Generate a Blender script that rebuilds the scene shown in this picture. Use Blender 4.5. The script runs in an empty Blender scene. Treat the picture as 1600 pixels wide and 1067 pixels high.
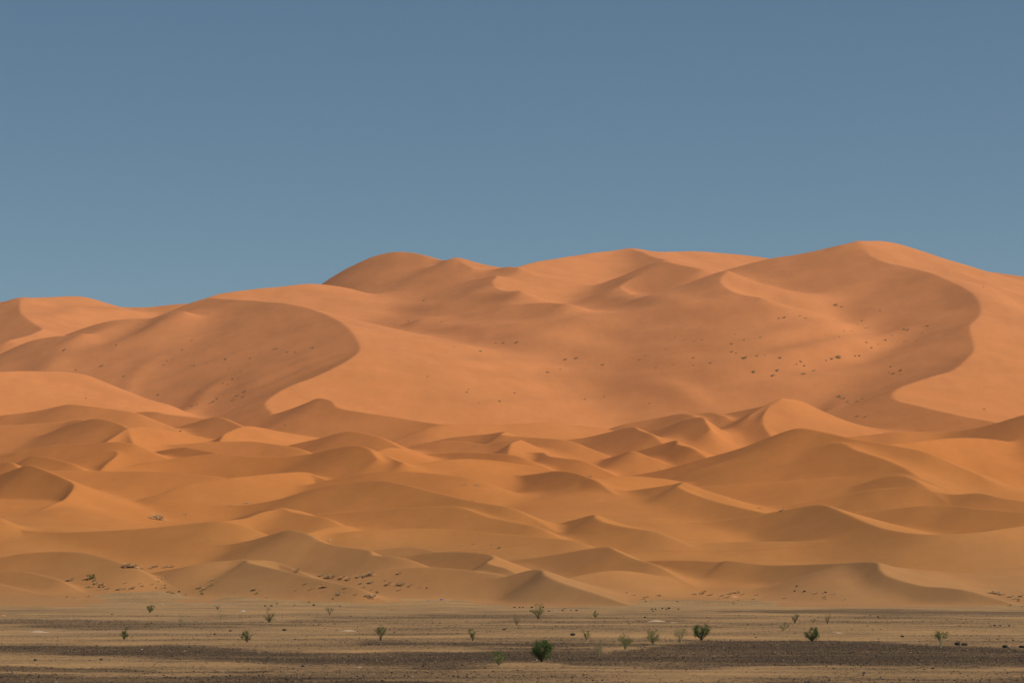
import bpy, bmesh, math, random
import numpy as np

# ------------------------------------------------------------------ camera, sky, sun, exposure
scene = bpy.context.scene
R = math.radians
SUN_AZ, SUN_EL = R(80), R(42)          # azimuth measured from behind the camera towards the right
cam_d = bpy.data.cameras.new('camera'); cam = bpy.data.objects.new('camera', cam_d)
scene.collection.objects.link(cam); scene.camera = cam
cam.location = (0, 0, 5.0); cam.rotation_euler = (R(90), 0, 0)
cam_d.sensor_width = 36; cam_d.lens = 36*4537/1600.0
cam_d.shift_y = (908-533.5)/1600.0
cam_d.clip_start = 1; cam_d.clip_end = 60000

world = bpy.data.worlds.new('World'); scene.world = world; world.use_nodes = True
wn, wl = world.node_tree.nodes, world.node_tree.links
wn.clear()
sky = wn.new('ShaderNodeTexSky'); sky.sky_type = 'NISHITA'; sky.sun_disc = False
sky.sun_elevation = SUN_EL
sky.sun_rotation = math.pi - SUN_AZ
sky.altitude = 2500; sky.air_density = 1.0; sky.dust_density = 0.3; sky.ozone_density = 3.0
bg = wn.new('ShaderNodeBackground'); bg.inputs['Strength'].default_value = 0.08
out = wn.new('ShaderNodeOutputWorld')
tint = wn.new('ShaderNodeMixRGB'); tint.blend_type = 'MULTIPLY'; tint.inputs[0].default_value = 1
tint.inputs[2].default_value = (.82, .85, .765, 1)      # dusty, slightly muted desert sky
wl.new(sky.outputs[0], tint.inputs[1]); wl.new(tint.outputs[0], bg.inputs[0]); wl.new(bg.outputs[0], out.inputs[0])

sun_d = bpy.data.lights.new('sun', 'SUN'); sun = bpy.data.objects.new('sun', sun_d)
scene.collection.objects.link(sun)
sun_d.energy = 3.4; sun_d.angle = R(0.5); sun_d.color = (1.0, 0.90, 0.76)
from mathutils import Vector
sdir = Vector((math.sin(SUN_AZ)*math.cos(SUN_EL), -math.cos(SUN_AZ)*math.cos(SUN_EL), math.sin(SUN_EL)))
sun.rotation_euler = sdir.to_track_quat('Z', 'Y').to_euler()
scene.view_settings.view_transform = 'Standard'; scene.view_settings.look = 'None'
scene.view_settings.exposure = 0.0; scene.view_settings.gamma = 1.0

# ------------------------------------------------------------------ terrain maths
import numpy as np, math
F=4537.0; HY=908.0; CAM=5.0
def P(px,py,Y): return ((px-800)/F*Y, Y, CAM+(HY-py)/F*Y)
# name, pts(px,py,Y), kL,kR,kF,kB, opts
D=[]
def d(name,pts,kL=.55,kR=.25,kF=.5,kB=.3,r=.25,w=1.2): D.append((name,pts,kL,kR,kF,kB,r,w))
# ---------- far ridges
d('far_left_ridge',[(-250,500,1600),(-120,480,1590),(0,472,1578),(33,468,1570),(80,465,1590),(130,464.5,1605),(165,477,1612),(225,480,1612),(300,474,1612),(380,480,1612)],.4,.28,.5,.3,.4,5)
d('far_left_ridge',[(33,468,1570),(31,478,1548),(34,490,1525),(52,504,1500),(66,514,1480),(50,522,1462),(15,531,1440)],.4,.25,.6,.3,.3,4)
d('far_centre_ridge',[(470,466,1562),(500,445.5,1560),(540,420.5,1557),(580,401.5,1552),(605,395,1548),(622,393.5,1543),(640,394.5,1538),(660,398,1530),(690,406,1518),(706,405,1508),(713,405,1502)],.75,.3,.5,.3,.5,5)
d('far_centre_ridge',[(713,405,1500),(740,415.5,1512),(795,417.5,1520),(830,422,1525)],.5,.3,.5,.3,.4,4)
d('far_centre_ridge',[(560,473,1530),(600,457,1524),(640,437,1514),(680,417,1503),(706,405.5,1496),(722,412,1486),(738,419,1476)],.5,.28,.55,.3,.3,4)
d('far_centre_ridge',[(690,446,1496),(720,439,1490),(750,430,1482),(778,420,1473),(795,417,1468),(812,419,1460)],.45,.28,.55,.3,.3,4)
d('far_centre_ridge',[(610,480,1480),(660,464,1474),(710,450,1464),(750,437,1453),(776,430,1443),(770,440,1428),(776,450,1416),(792,458,1403),(815,460,1390)],.42,.25,.55,.3,.3,4)
d('far_right_ridge',[(740,450,1450),(790,428,1475),(815,417,1490),(850,408,1510),(900,400.5,1535),(940,393.5,1552),(985,389,1565),(1003,390,1568),(1030,394,1580),(1060,394,1595),(1100,394,1605),(1160,399,1615),(1220,407,1615),(1320,420,1615)],.4,.3,.45,.3,.4,5)
d('far_right_ridge',[(985,389.5,1563),(1003,393,1545),(1020,400,1530),(1040,405,1515)],.4,.25,.55,.3,.3,4)
d('far_right_ridge',[(820,480,1476),(860,472,1474),(900,460,1470),(930,447,1465),(990,425,1454),(1020,412,1444),(1036,408.5,1436),(1060,413,1424),(1095,420,1410)],.42,.25,.65,.3,.4,4)
d('far_right_ridge',[(1040,425,1432),(1005,431,1424),(980,440,1416),(969,449,1406),(984,460,1392)],.42,.22,.5,.3,.3,3)
d('far_right_ridge',[(850,512,1385),(900,497,1386),(950,479,1386),(1000,463,1385),(1050,452,1382),(1100,434,1376),(1135,424,1370),(1127,436,1358),(1128,445,1348),(1150,458,1332),(1190,466,1318)],.38,.36,.55,.3,.4,4)
d('far_right_ridge',[(660,503,1385),(720,494,1384),(770,484,1380),(800,477,1375),(850,473,1366),(885,476,1354)],.42,.25,.5,.3,.6,5)
# ---------- big right dune
d('great_right_dune',[(1050,452,1460),(1120,427,1452),(1200,405,1446),(1250,397.5,1443),(1300,388,1441),(1337,380,1439),(1360,377.5,1450),(1380,377.5,1456),(1405,382,1460),(1440,396,1462),(1475,412.5,1462),(1510,420,1460),(1600,432,1456),(1750,450,1450),(1900,470,1450)],.4,.33,.5,.3,.4,5)
d('great_right_dune',[(1337,380,1439),(1360,400,1415),(1385,410,1400),(1420,417,1385),(1460,430,1360),(1500,452,1335),(1525,470,1315),(1533,484,1300),(1529,496,1286),(1518,506,1275),(1516,516,1264),(1521,535,1244),(1522,548,1230),(1510,562,1214),(1490,578,1198),(1460,587,1186),(1430,596,1172),(1405,606,1160),(1394,617,1148),(1402,625,1138),(1450,638,1120),(1500,649,1104),(1560,660,1088)],.36,.25,.62,.3,.3,4)
# ---------- big left dune
d('great_left_dune',[(320,468,1420),(345,460,1430),(385,454,1440),(440,448.5,1450),(490,445,1460),(545,452,1468),(600,470,1472)],.4,.26,.42,.3,.4,6)
d('great_left_dune',[(-120,600,1400),(0,555,1390),(50,532,1385),(85,526,1378),(130,527,1365)],.5,.3,.5,.3,1,5)
d('great_left_dune',[(100,525,1400),(150,508,1395),(200,498,1390),(240,496,1385),(290,490,1370)],.5,.3,.5,.3,1,5)
d('great_left_dune',[(215,512,1412),(250,493,1413),(300,473.5,1412),(325,466,1410),(350,468,1395),(400,470,1375),(450,474,1350),(490,484,1328),(520,497,1308),(545,515,1285),(560,535,1262),(562,548,1248),(550,560,1235),(525,575,1220),(490,590,1206),(450,605,1188),(425,620,1172),(415,632,1158),(425,645,1140)],.42,.25,.6,.3,.3,4)
d('left_shoulder_dune',[(-150,592,1140),(-60,586,1165),(0,582,1180),(60,580,1195),(120,583,1206),(160,596,1208),(210,622,1200),(262,648,1185)],.5,.38,.4,.3,.4,3)
# ---------- row 3
d('mid_dune',[(390,655,1120),(440,643,1116),(480,629,1110),(498,622,1104),(516,626,1097),(528,637,1088),(560,643,1080),(620,652,1068),(680,662,1056)],.5,.36,.45,.3,.3,2.5)
d('mid_dune',[(700,664,1052),(760,664,1062),(850,661,1072),(900,664,1080),(930,667,1083),(970,674,1083)],.4,.36,.35,.3,.5,2)
d('mid_dune',[(985,660,1110),(1030,652,1108),(1062,646,1102),(1078,647,1094)],.45,.36,.4,.3,.4,2)
d('mid_dune',[(1070,655,1105),(1085,648,1100),(1110,644,1095),(1130,649,1085)],.45,.36,.4,.3,.4,2)
d('mid_dune',[(1060,662,1105),(1100,653,1100),(1150,643,1093),(1200,632,1083),(1222,624,1076),(1203,636,1064),(1193,650,1050),(1193,664,1040),(1205,683,1025)],.5,.36,.4,.3,.25,2)
d('mids_dune',[(990,678,1060),(1040,666,1055),(1075,655,1048),(1097,652,1040),(1104,661,1030),(1110,671,1020)],.5,.6,.45,.3,.25,2)
d('mid_dune',[(860,690,1040),(920,682,1035),(985,667,1025),(1000,672,1015),(1015,677,1005)],.5,.36,.45,.3,.25,2)
d('mid_dune',[(10,648,1092),(60,641,1087),(105,632,1080),(140,635,1072),(200,643,1062)],.5,.36,.4,.3,.4,2)
d('mid_dune',[(200,646,1100),(225,643,1098),(245,644,1094),(262,648,1090),(320,654,1082)],.5,.36,.45,.3,.3,2)
d('mid_dune',[(-40,667,1065),(50,662,1060),(100,660,1055),(125,655,1050),(135,659,1044)],.5,.36,.3,.3,.3,2)
d('mid_dune',[(255,674,1076),(310,658,1070),(340,651,1062),(360,658,1052),(382,668,1040)],.5,.36,.45,.3,.25,2)
d('mids_dune',[(10,697,1045),(70,680,1038),(110,663,1030),(145,655,1020),(165,656,1013),(190,664,1003),(199,671,996),(204,684,986),(208,694,978)],.5,.36,.45,.3,.3,2)
d('mid_dune',[(201,671,996),(222,666,1004),(260,672,1010),(330,685,1014),(380,692,1014)],.5,.36,.5,.3,.4,1.5)
d('mid_dune',[(346,685,1000),(351,678,1006),(366,671,1014),(383,666,1022),(405,668,1030),(440,675,1036),(490,683,1040)],.55,.36,.48,.3,.3,1.5)
d('mid_dune',[(460,694,1010),(500,685,1006),(540,675,1000),(565,676,994),(592,682,985)],.5,.36,.45,.3,.25,1.5)
d('mid_dune',[(280,694,990),(330,690,990),(390,689,985),(420,693,980),(460,699,970)],.4,.36,.35,.3,.4,1.5)
d('mid_dune',[(620,705,1005),(650,696,1002),(690,689,998),(720,689,994),(745,693,988)],.4,.36,.35,.3,.3,1.5)
d('mid_dune',[(640,699,1030),(700,685,1025),(760,679,1018),(789,675,1010),(784,679,1004),(820,683,998),(870,686,990)],.5,.36,.45,.3,.2,1.5)
d('mid_dune',[(690,706,990),(750,696,986),(790,689,981),(812,687,978),(800,692,970),(797,697,964)],.5,.36,.45,.3,.2,1.5)
d('mid_dune',[(655,710,965),(700,707,962),(735,706,956),(790,709,946)],.5,.36,.5,.3,.2,1.5)
d('mid_dune',[(760,718,970),(810,710,966),(845,706,960),(860,712,950),(900,717,940)],.5,.36,.45,.3,.2,1.5)
d('mid_dune',[(990,706,985),(1020,698,981),(1056,688,975),(1059,694,968),(1075,698,960)],.55,.36,.5,.3,.2,1.5)
d('mid_dune',[(955,714,970),(975,708,964),(988,704,960),(1012,712,955)],.5,.36,.35,.3,.2,1.5)
d('mid_dune',[(-40,714,985),(0,711,980),(40,703,976),(80,696,972),(120,693,966),(180,690,955)],.4,.36,.4,.3,.6,2)
d('mid_dune',[(95,722,955),(140,712,950),(180,706,944),(183,711,938),(172,720,930)],.5,.36,.45,.3,.2,1.5)
d('mid_dune',[(215,712,970),(250,704,966),(285,699,960),(300,700,955),(330,706,945)],.5,.36,.45,.3,.25,1.5)
d('mid_dune',[(30,722,940),(50,713,936),(75,714,930),(105,721,922)],.5,.36,.45,.3,.2,1.5)
d('mid_dune',[(-30,727,910),(0,723,906),(18,722,902),(30,733,895)],.5,.36,.45,.3,.2,1.5)
# ---------- row 2 back
d('mid_dune',[(1310,684,1000),(1400,675,1000),(1480,673,998),(1530,667,992),(1600,648,982),(1680,630,970),(1760,645,955)],.45,.36,.45,.3,.3,2)
d('mid_dune',[(940,750,935),(1030,734,928),(1100,716,920),(1160,699,913),(1220,677,904),(1250,669,897),(1290,675,888),(1330,684,878),(1375,692,870),(1430,702,860)],.42,.36,.42,.3,.3,2)
d('mid_dune',[(1330,703,905),(1420,691,920),(1470,686,932),(1510,684,942),(1550,687,948),(1600,696,952),(1700,715,955)],.35,.36,.48,.3,.6,2)
d('mid_dune',[(1100,732,888),(1200,712,884),(1280,699,878),(1312,692,874),(1340,704,862),(1380,717,850),(1410,730,840),(1430,742,832)],.42,.25,.45,.3,.2,2)
d('mids_dune',[(185,737,925),(230,724,932),(280,715,936),(335,709,936),(420,714,926),(480,709,920),(530,699,912),(558,696,906),(575,700,900),(583,708,894),(590,716,888)],.45,.36,.45,.3,.25,1.5)
d('mids_dune',[(490,737,915),(560,722,908),(585,716,903),(601,713,898),(615,717,890),(630,722,882)],.45,.36,.4,.3,.25,1.5)
d('mid_dune',[(300,756,858),(350,748,864),(400,742,871),(450,737,878),(480,737,882),(500,745,878),(530,757,866)],.35,.36,.4,.3,.4,1.5)
d('mid_dune',[(560,742,880),(640,727,888),(700,718,896),(740,717,901),(800,723,903),(860,734,900),(900,742,895)],.35,.36,.3,.3,.6,2)
d('mid_dune',[(735,764,905),(800,746,890),(850,738,877),(875,735,868),(900,739,858),(927,749,846)],.5,.36,.5,.3,.25,1.2)
d('mid_dune',[(900,758,850),(940,748,858),(980,744,866),(1040,748,872),(1080,756,874)],.35,.36,.3,.3,.5,1.5)
d('mid_dune',[(-80,758,872),(0,740,866),(30,730,861),(47,726,857),(80,738,846),(110,752,835),(116,758,830),(112,768,824),(100,781,815),(88,786,811)],.66,.36,.55,.3,.2,1.2)
d('mid_dune',[(40,735,900),(100,735,898),(180,736,896),(260,737,892),(330,743,885)],.3,.36,.3,.3,.6,1.5)
d('mid_dune',[(1080,760,858),(1180,757,852),(1280,750,845),(1370,748,838),(1405,744,834),(1440,750,826)],.4,.36,.35,.3,.5,1.5)
d('mid_dune',[(1250,790,824),(1330,772,823),(1380,765,818),(1440,767,811),(1490,772,804),(1530,770,799),(1560,776,793),(1640,788,782)],.45,.3,.42,.3,.25,1.5)
# ---------- row 2
d('mid_dune',[(180,816,838),(240,813,841),(320,795,842),(400,786,840),(440,778,838),(480,766,836),(520,757,833),(560,752,829),(600,751,822),(640,759,812),(690,771,798),(730,781,786),(790,791,772)],.42,.36,.4,.3,.35,1.5)
d('mid_dune',[(800,792,832),(900,781,838),(980,768,838),(1050,757,829),(1067,753,826),(1060,760,820),(1080,770,811),(1110,780,802),(1150,791,791),(1190,800,780)],.45,.3,.38,.3,.25,1.5)
d('mid_dune',[(1320,803,795),(1380,796,792),(1440,790,786),(1490,789,780),(1530,794,771),(1600,800,760)],.42,.36,.4,.3,.3,1.5)
d('mid_dune',[(340,818,798),(380,806,794),(410,797,790),(432,793,786),(460,800,778),(500,807,768)],.45,.36,.35,.3,.25,1.2)
d('mid_dune',[(338,817,765),(360,812,770),(385,809,774),(410,800,779),(437,794,783)],.5,.36,.45,.3,.2,1)
d('mid_dune',[(470,808,805),(560,799,796),(640,793,787),(710,791,777),(735,797,770),(770,808,760),(830,820,746)],.4,.36,.36,.3,.35,1.5)
d('mid_dune',[(810,822,775),(870,818,770),(900,811,766),(928,804,760),(931,809,754),(945,816,748),(975,823,741),(1010,828,735)],.48,.3,.4,.3,.2,1.2)
d('mid_dune',[(940,834,787),(970,830,786),(1080,818,781),(1160,808,777),(1230,796,772),(1275,788,766),(1300,792,754),(1325,803,738),(1360,818,722),(1400,829,709),(1450,834,701),(1520,832,700),(1570,825,705),(1640,815,712)],.45,.26,.42,.3,.3,1.2)
d('mid_dune',[(-100,790,775),(-40,800,772),(0,809,768),(18,822,765),(40,828,762),(120,831,753),(220,826,744),(330,814,735)],.45,.36,.38,.3,.3,1.2)
d('front_dune',[(480,833,735),(520,823,745),(550,823,752),(575,834,750),(600,845,743),(640,857,733)],.4,.36,.45,.3,.4,1.2)
# ---------- front
d('front_dune',[(-60,880,690),(0,871,688),(40,864,686),(90,861,681),(130,863,674),(160,870,668),(200,882,660)],.4,.36,.35,.3,.3,1)
d('front_dune',[(-40,895,668),(20,892,663),(45,893,660),(85,903,652)],.45,.36,.35,.3,.25,.8)
d('front_dune',[(-120,898,655),(-40,905,650),(0,911,646),(40,922,640),(90,934,632)],.3,.36,.3,.3,.3,.8)
d('front_dune',[(230,896,672),(300,883,668),(350,876,663),(385,875,658),(388,878,654),(415,885,647),(450,893,640),(500,905,631),(545,915,624)],.42,.28,.35,.3,.2,1)
d('front_dune',[(280,863,722),(380,846,714),(440,830,704),(455,828,700),(480,834,694),(500,845,688),(530,853,681),(577,860,672),(583,867,668),(610,869,664)],.42,.36,.36,.3,.25,1.2)
d('front_dune',[(590,871,682),(640,867,680),(680,863,676),(720,862,670),(760,865,661),(772,871,655),(762,879,649),(785,886,642)],.45,.3,.38,.3,.2,1)
d('front_dune',[(560,862,700),(640,855,698),(690,863,688)],.4,.36,.3,.3,.3,1)
d('front_dune',[(680,920,642),(740,911,638),(780,903,634),(830,890,631),(846,890,628),(853,899,621),(880,911,615),(930,926,608),(985,944,600)],.52,.26,.46,.3,.2,.8)
d('front_dune',[(890,902,642),(930,894,648),(960,891,652),(1000,894,656),(1050,904,658)],.35,.36,.22,.3,.3,1)
d('front_dune',[(780,878,705),(860,867,700),(945,854,690),(965,861,682),(990,872,674),(1015,879,668)],.42,.36,.36,.3,.2,1)
d('front_dune',[(975,879,702),(1000,876.5,698),(1080,875,688),(1125,877,681),(1137,875.5,679),(1200,882,671),(1300,880,656),(1368,878,643),(1376,890,636),(1390,901,630),(1440,915,621),(1480,918,616),(1510,922,612),(1570,938,604)],.5,.23,.4,.3,.15,.8)
d('front_dune',[(1360,881,655),(1440,890,660),(1500,894,665),(1560,889,672),(1640,882,680),(1750,880,690)],.3,.36,.22,.3,.4,1)


d('mid_dune',[(1222,624,1077),(1240,625,1084),(1262,633,1090),(1290,648,1095),(1330,660,1098),(1380,671,1098),(1420,677,1096)],.5,.36,.4,.3,.3,2)
d('great_right_dune',[(1190,668,1120),(1260,672,1118),(1340,672,1112),(1400,676,1104)],.3,.3,.3,.3,1,3)
d('mid_dune',[(-120,777,832),(-60,778,832),(0,780,830),(60,783,826),(98,787,818)],.3,.25,.17,.06,.5,1.2)
d('mid_dune',[(660,760,864),(720,766,861),(790,769,857),(850,769,853),(925,763,849)],.2,.2,.16,.06,.5,1.2)
d('front_dune',[(352,876,659),(388,875,660),(418,875.5,662),(440,881,661),(482,899,652)],.4,.34,.4,.3,.2,.8)
d('mid_dune',[(585,706,945),(612,699,952),(640,704,957),(690,716,958)],.4,.3,.4,.3,.25,1.2)
d('mid_dune',[(470,760,868),(540,744,866),(600,737,862),(660,738,856),(720,744,848)],.4,.3,.36,.3,.3,1.5)
d('mid_dune',[(1360,752,832),(1385,745,830),(1408,743,826),(1425,748,820)],.45,.3,.4,.3,.2,1)
d('mid_dune',[(560,830,740),(640,826,742),(720,828,738),(800,834,730),(880,842,720)],.36,.3,.32,.3,.4,1.2)
d('front_dune',[(540,900,655),(600,890,655),(660,886,652),(720,889,646),(770,897,638)],.4,.3,.34,.3,.3,1)
d('mid_dune',[(1060,850,728),(1160,846,728),(1260,846,724),(1340,850,716)],.3,.3,.3,.3,.5,1.5)
# soft wind-made swells laid over the faces: (points, height m, half-width left, half-width right)
S=[]
def sw(pts,amp,wl,wr): S.append((pts,amp,wl,wr))
sw([(820,545),(880,525),(950,505),(1050,490),(1160,478)],3.6,14,12)
sw([(700,522),(760,518),(840,520),(900,522)],2.04,12,8)
sw([(560,512),(640,530),(740,556),(850,585),(930,600)],3.74,22,12)
sw([(600,498),(700,520),(800,540),(900,548),(1010,556)],2.72,14,9)
sw([(620,560),(720,585),(800,604),(880,618)],2.04,16,10)
sw([(900,592),(980,592),(1080,588),(1180,580),(1300,556),(1400,536),(1500,508)],2.0,7,7)
sw([(1000,560),(1100,572),(1200,566),(1300,545),(1420,515),(1520,492)],2.38,7,10)
sw([(1080,600),(1200,606),(1300,594),(1400,566),(1490,545)],2.21,7,12)
sw([(1220,520),(1290,480),(1340,440),(1360,415)],2.04,18,10)
sw([(100,570),(180,545),(250,512),(300,485)],2.24,9.0,12.0)
sw([(0,585),(80,572),(180,545),(230,520)],1.50,6.75,10.5)
sw([(150,590),(260,570),(360,535),(430,505)],0.94,6.75,9.0)
sw([(240,640),(330,608),(430,575),(520,540),(556,528)],1.22,4.5,7.5)
sw([(300,634),(380,606),(470,572),(548,542)],1.12,3.75,6.0)
sw([(350,632),(420,606),(500,572),(552,552)],0.94,3.5,5.25)
sw([(30,560),(100,545),(160,520),(200,505)],1.50,6.0,9.0)

sw([(950,612),(1000,604),(1050,612),(1085,626),(1110,640)],2.0,7,7)
sw([(640,600),(720,622),(800,640),(880,652)],1.70,14,14)
sw([(1500,440),(1540,470),(1580,490),(1640,510)],2.55,14,14)
sw([(1480,425),(1540,445),(1600,460)],1.70,9,9)

sw([(900,470),(960,462),(1020,470),(1080,486)],1.6,8,10)
sw([(860,500),(940,520),(1020,524),(1110,512)],1.8,9,9)
sw([(1010,548),(1100,545),(1190,535),(1290,512),(1380,480)],1.7,7,7)
sw([(1180,445),(1240,462),(1300,466),(1360,455)],1.5,9,9)
sw([(1120,610),(1220,612),(1320,600),(1400,580),(1470,560)],1.5,6,6)
sw([(1240,640),(1310,630),(1370,612)],1.1,6,6)
sw([(700,470),(760,462),(820,462),(880,466)],1.3,7,7)
sw([(560,470),(640,480),(700,488)],1.3,8,8)
sw([(600,545),(700,566),(800,580),(900,580)],1.1,6,6)
sw([(660,640),(760,642),(860,632),(940,622)],.9,7,7)
sw([(210,610),(300,580),(390,548),(480,520)],0.72,3.75,4)
sw([(120,600),(220,578),(320,540),(400,508)],0.83,5.25,5.25)
sw([(60,500),(120,490),(180,492),(250,484)],1.4,8,8)
sw([(90,478),(150,488),(220,490)],1.2,8,8)


def base(X,Y):
    z=np.interp(Y,[0,596,612,640,670,700,800,900,1000,1100,1300,1800,2600],[0,0,.3,2.2,5.2,8.8,19.5,29.5,40.5,54,68,84,84])
    return z
def resample(pts,step):
    p=np.array([P(*q) for q in pts],float)
    q=np.vstack([2*p[0]-p[1],p,2*p[-1]-p[-2]])
    out=[]
    for i in range(len(p)-1):
        a,b,c,e=q[i],q[i+1],q[i+2],q[i+3]
        # centripetal-ish hermite with chord-scaled tangents
        L=np.linalg.norm(c-b)
        t1=(c-a)/(np.linalg.norm(b-a)+L)*L; t2=(e-b)/(np.linalg.norm(e-c)+L)*L
        n=max(2,int(math.ceil(L/step)))
        t=np.linspace(0,1,n,endpoint=False)[:,None]
        out.append((2*t**3-3*t**2+1)*b+(t**3-2*t**2+t)*t1+(-2*t**3+3*t**2)*c+(t**3-t**2)*t2)
    out.append(p[-1:])
    return np.vstack(out)
def tails(c):
    # let both ends of a crest run on and sink into the sand
    out=[c]
    for end in (0,1):
        a=c[::-1] if end==0 else c
        m=min(6,len(a)-1); st=np.linalg.norm((a[-1]-a[-2])[:2])
        t=(a[-1]-a[-1-m]); L=np.hypot(t[0],t[1])+1e-9; dx,dy=t[0]/L,t[1]/L; sl=min(t[2]/L,0.02)
        p=a[-1].copy(); add=[]; gone=0
        while gone<24:
            sl=max(sl-.03*st,-.36); p=p+np.array([dx*st,dy*st,sl*st]); gone+=st
            add.append(p)
            if p[2]<base(0,np.array([p[1]]))[0]-1.5: break
        if add:
            add=np.array(add)
            out=[add[::-1]]+out if end==0 else out+[add]
    return np.vstack(out)
CR=[]
def build(us,Ys,step=.8):
    X=np.outer(Ys,us); YY=np.repeat(Ys[:,None],len(us),1)
    Z=base(X,YY).astype(np.float32); own=np.full(Z.shape,-1,np.int16)
    Z=Z.astype(np.float64)
    CR.clear()
    for di,(name,pts,kL,kR,kF,kB,r,w) in enumerate(D):
        r=max(r*.7,.2)
        c=resample(pts,step*(1+(pts[0][2]-600)/1500))
        if name[:4] in ('mid_','fron'): c=tails(c)
        CR.append((c,r))
        env=None
        lo=c[:,2].min()
        zb=base(0,np.array([c[:,1].min()]))[0]
        conc=name[:3] in ('mid','fro') and kF>=.3
        kk=(1.35 if name[0]=='f' else 1.22) if conc else 1.0
        kL,kR,kF=kL*kk,kR*kk,kF*kk
        Hh=np.maximum(c[:,2]-base(0,c[:,1])+2,2)
        ex=2.0 if conc else 1.0
        rl=ex*Hh/kL+8; rr=ex*Hh/kR+8; rf=Hh/max(kF/ex-.10,.05)+8; rb=ex*Hh/(kB+.08)+6
        HH=.9*Hh+2
        x0=(c[:,0]-rl).min(); x1=(c[:,0]+rr).max(); y0=(c[:,1]-rf).min(); y1=(c[:,1]+rb).max()
        j0,j1=np.searchsorted(Ys,[y0,y1]); j1=min(j1+1,len(Ys))
        if j1<=j0: continue
        ymin=Ys[j0];ymax=Ys[j1-1]
        ulo=min(x0/ymin,x0/ymax); uhi=max(x1/ymin,x1/ymax)
        i0,i1=np.searchsorted(us,[ulo,uhi]); i1=min(i1+1,len(us))
        if i1<=i0: continue
        env=np.full((j1-j0,i1-i0),-1e3)
        for k in range(len(c)):
            cx,cy,cz=c[k]; H=Hh[k]
            a0=np.searchsorted(Ys,cy-rf[k]); a1=np.searchsorted(Ys,cy+rb[k])
            a0=max(a0,j0); a1=min(max(a1,a0),j1)
            if a1<=a0: continue
            yl,yh=Ys[a0],Ys[a1-1]
            xl=cx-rl[k];xh=cx+rr[k]
            b0=np.searchsorted(us,min(xl/yl,xl/yh)); b1=np.searchsorted(us,max(xh/yl,xh/yh))
            b0=max(b0,i0); b1=min(b1,i1)
            if b1<=b0: continue
            vx=X[a0:a1,b0:b1]-cx; vy=Ys[a0:a1]-cy
            gx=np.where(vx>0,vx*kR,vx*kL); gy=np.where(vy>0,vy*kB,vy*kF)[:,None]
            g=np.sqrt(gx*gx+gy*gy+r*r)-r
            if conc: g=.5*g+.5*HH[k]*(1-np.exp(-g/HH[k]))
            g=cz-g
            e=env[a0-j0:a1-j0,b0-i0:b1-i0]; np.maximum(e,g,out=e)
        zs=Z[j0:j1,i0:i1]; dlt=env-zs
        m=dlt>0
        h=np.maximum(w-np.abs(dlt),0)
        Z[j0:j1,i0:i1]=np.maximum(env,zs)+h*h/(4*w)
        own[j0:j1,i0:i1][m]=di
    return X,YY,Z,own

def gblur(A,sy,sx):
    # separable approx gaussian by 3 box passes; sy,sx: radius in cells (ints)
    for _ in range(3):
        for ax,rr in ((0,sy),(1,sx)):
            if rr<1: continue
            pad=[(0,0),(0,0)]; pad[ax]=(rr+1,rr)
            c=np.cumsum(np.pad(A,pad,mode='edge'),axis=ax)
            n=A.shape[ax]
            A=(np.take(c,range(2*rr+1,2*rr+1+n),axis=ax)-np.take(c,range(0,n),axis=ax))/(2*rr+1)
    return A

def smooth(X,Z,us,Ys,smax=6.0,reach=16.0):
    # wind softens hollows and flanks with distance from the sharp brinks
    dm=np.full(Z.shape,reach)
    for c,r in CR:
        off=0 if r<=.5 else 1.2*r
        for cx,cy,cz in c:
            i=np.searchsorted(us,cx/cy); j=np.searchsorted(Ys,cy)
            if i<=0 or j<=0 or i>=len(us) or j>=len(Ys): continue
            if Z[j,i]-cz>.35: continue
            a0,a1=np.searchsorted(Ys,[cy-reach,cy+reach])
            b0,b1=np.searchsorted(us,[(cx-reach)/cy,(cx+reach)/cy])
            e=dm[a0:a1,b0:b1]
            np.minimum(e,np.hypot(X[a0:a1,b0:b1]-cx,(Ys[a0:a1]-cy)[:,None])+off,out=e)
    dy=np.median(np.diff(Ys)); dx=np.median(np.diff(us))*1000
    f=lambda m:(max(1,int(round(m/dy))),max(1,int(round(m/dx))))
    sg=np.clip((dm-.6)/3.0,0,smax)
    dm=gblur(dm,*f(1.0)); sg=np.minimum(np.clip((dm-1.8)/3.6,0,smax),np.interp(Ys,[600,800,1100,1400],[1.0,1.5,2.8,4.8])[:,None])
    lv=[0,.7,1.2,2.0,3.0,4.2,smax]
    out=Z.copy(); prev=Z
    for a,b in zip(lv[:-1],lv[1:]):
        cur=gblur(Z,*f(b))
        t=np.clip((sg-a)/(b-a),0,1)
        out+= (cur-prev)*t
        prev=cur
    return out

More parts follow.
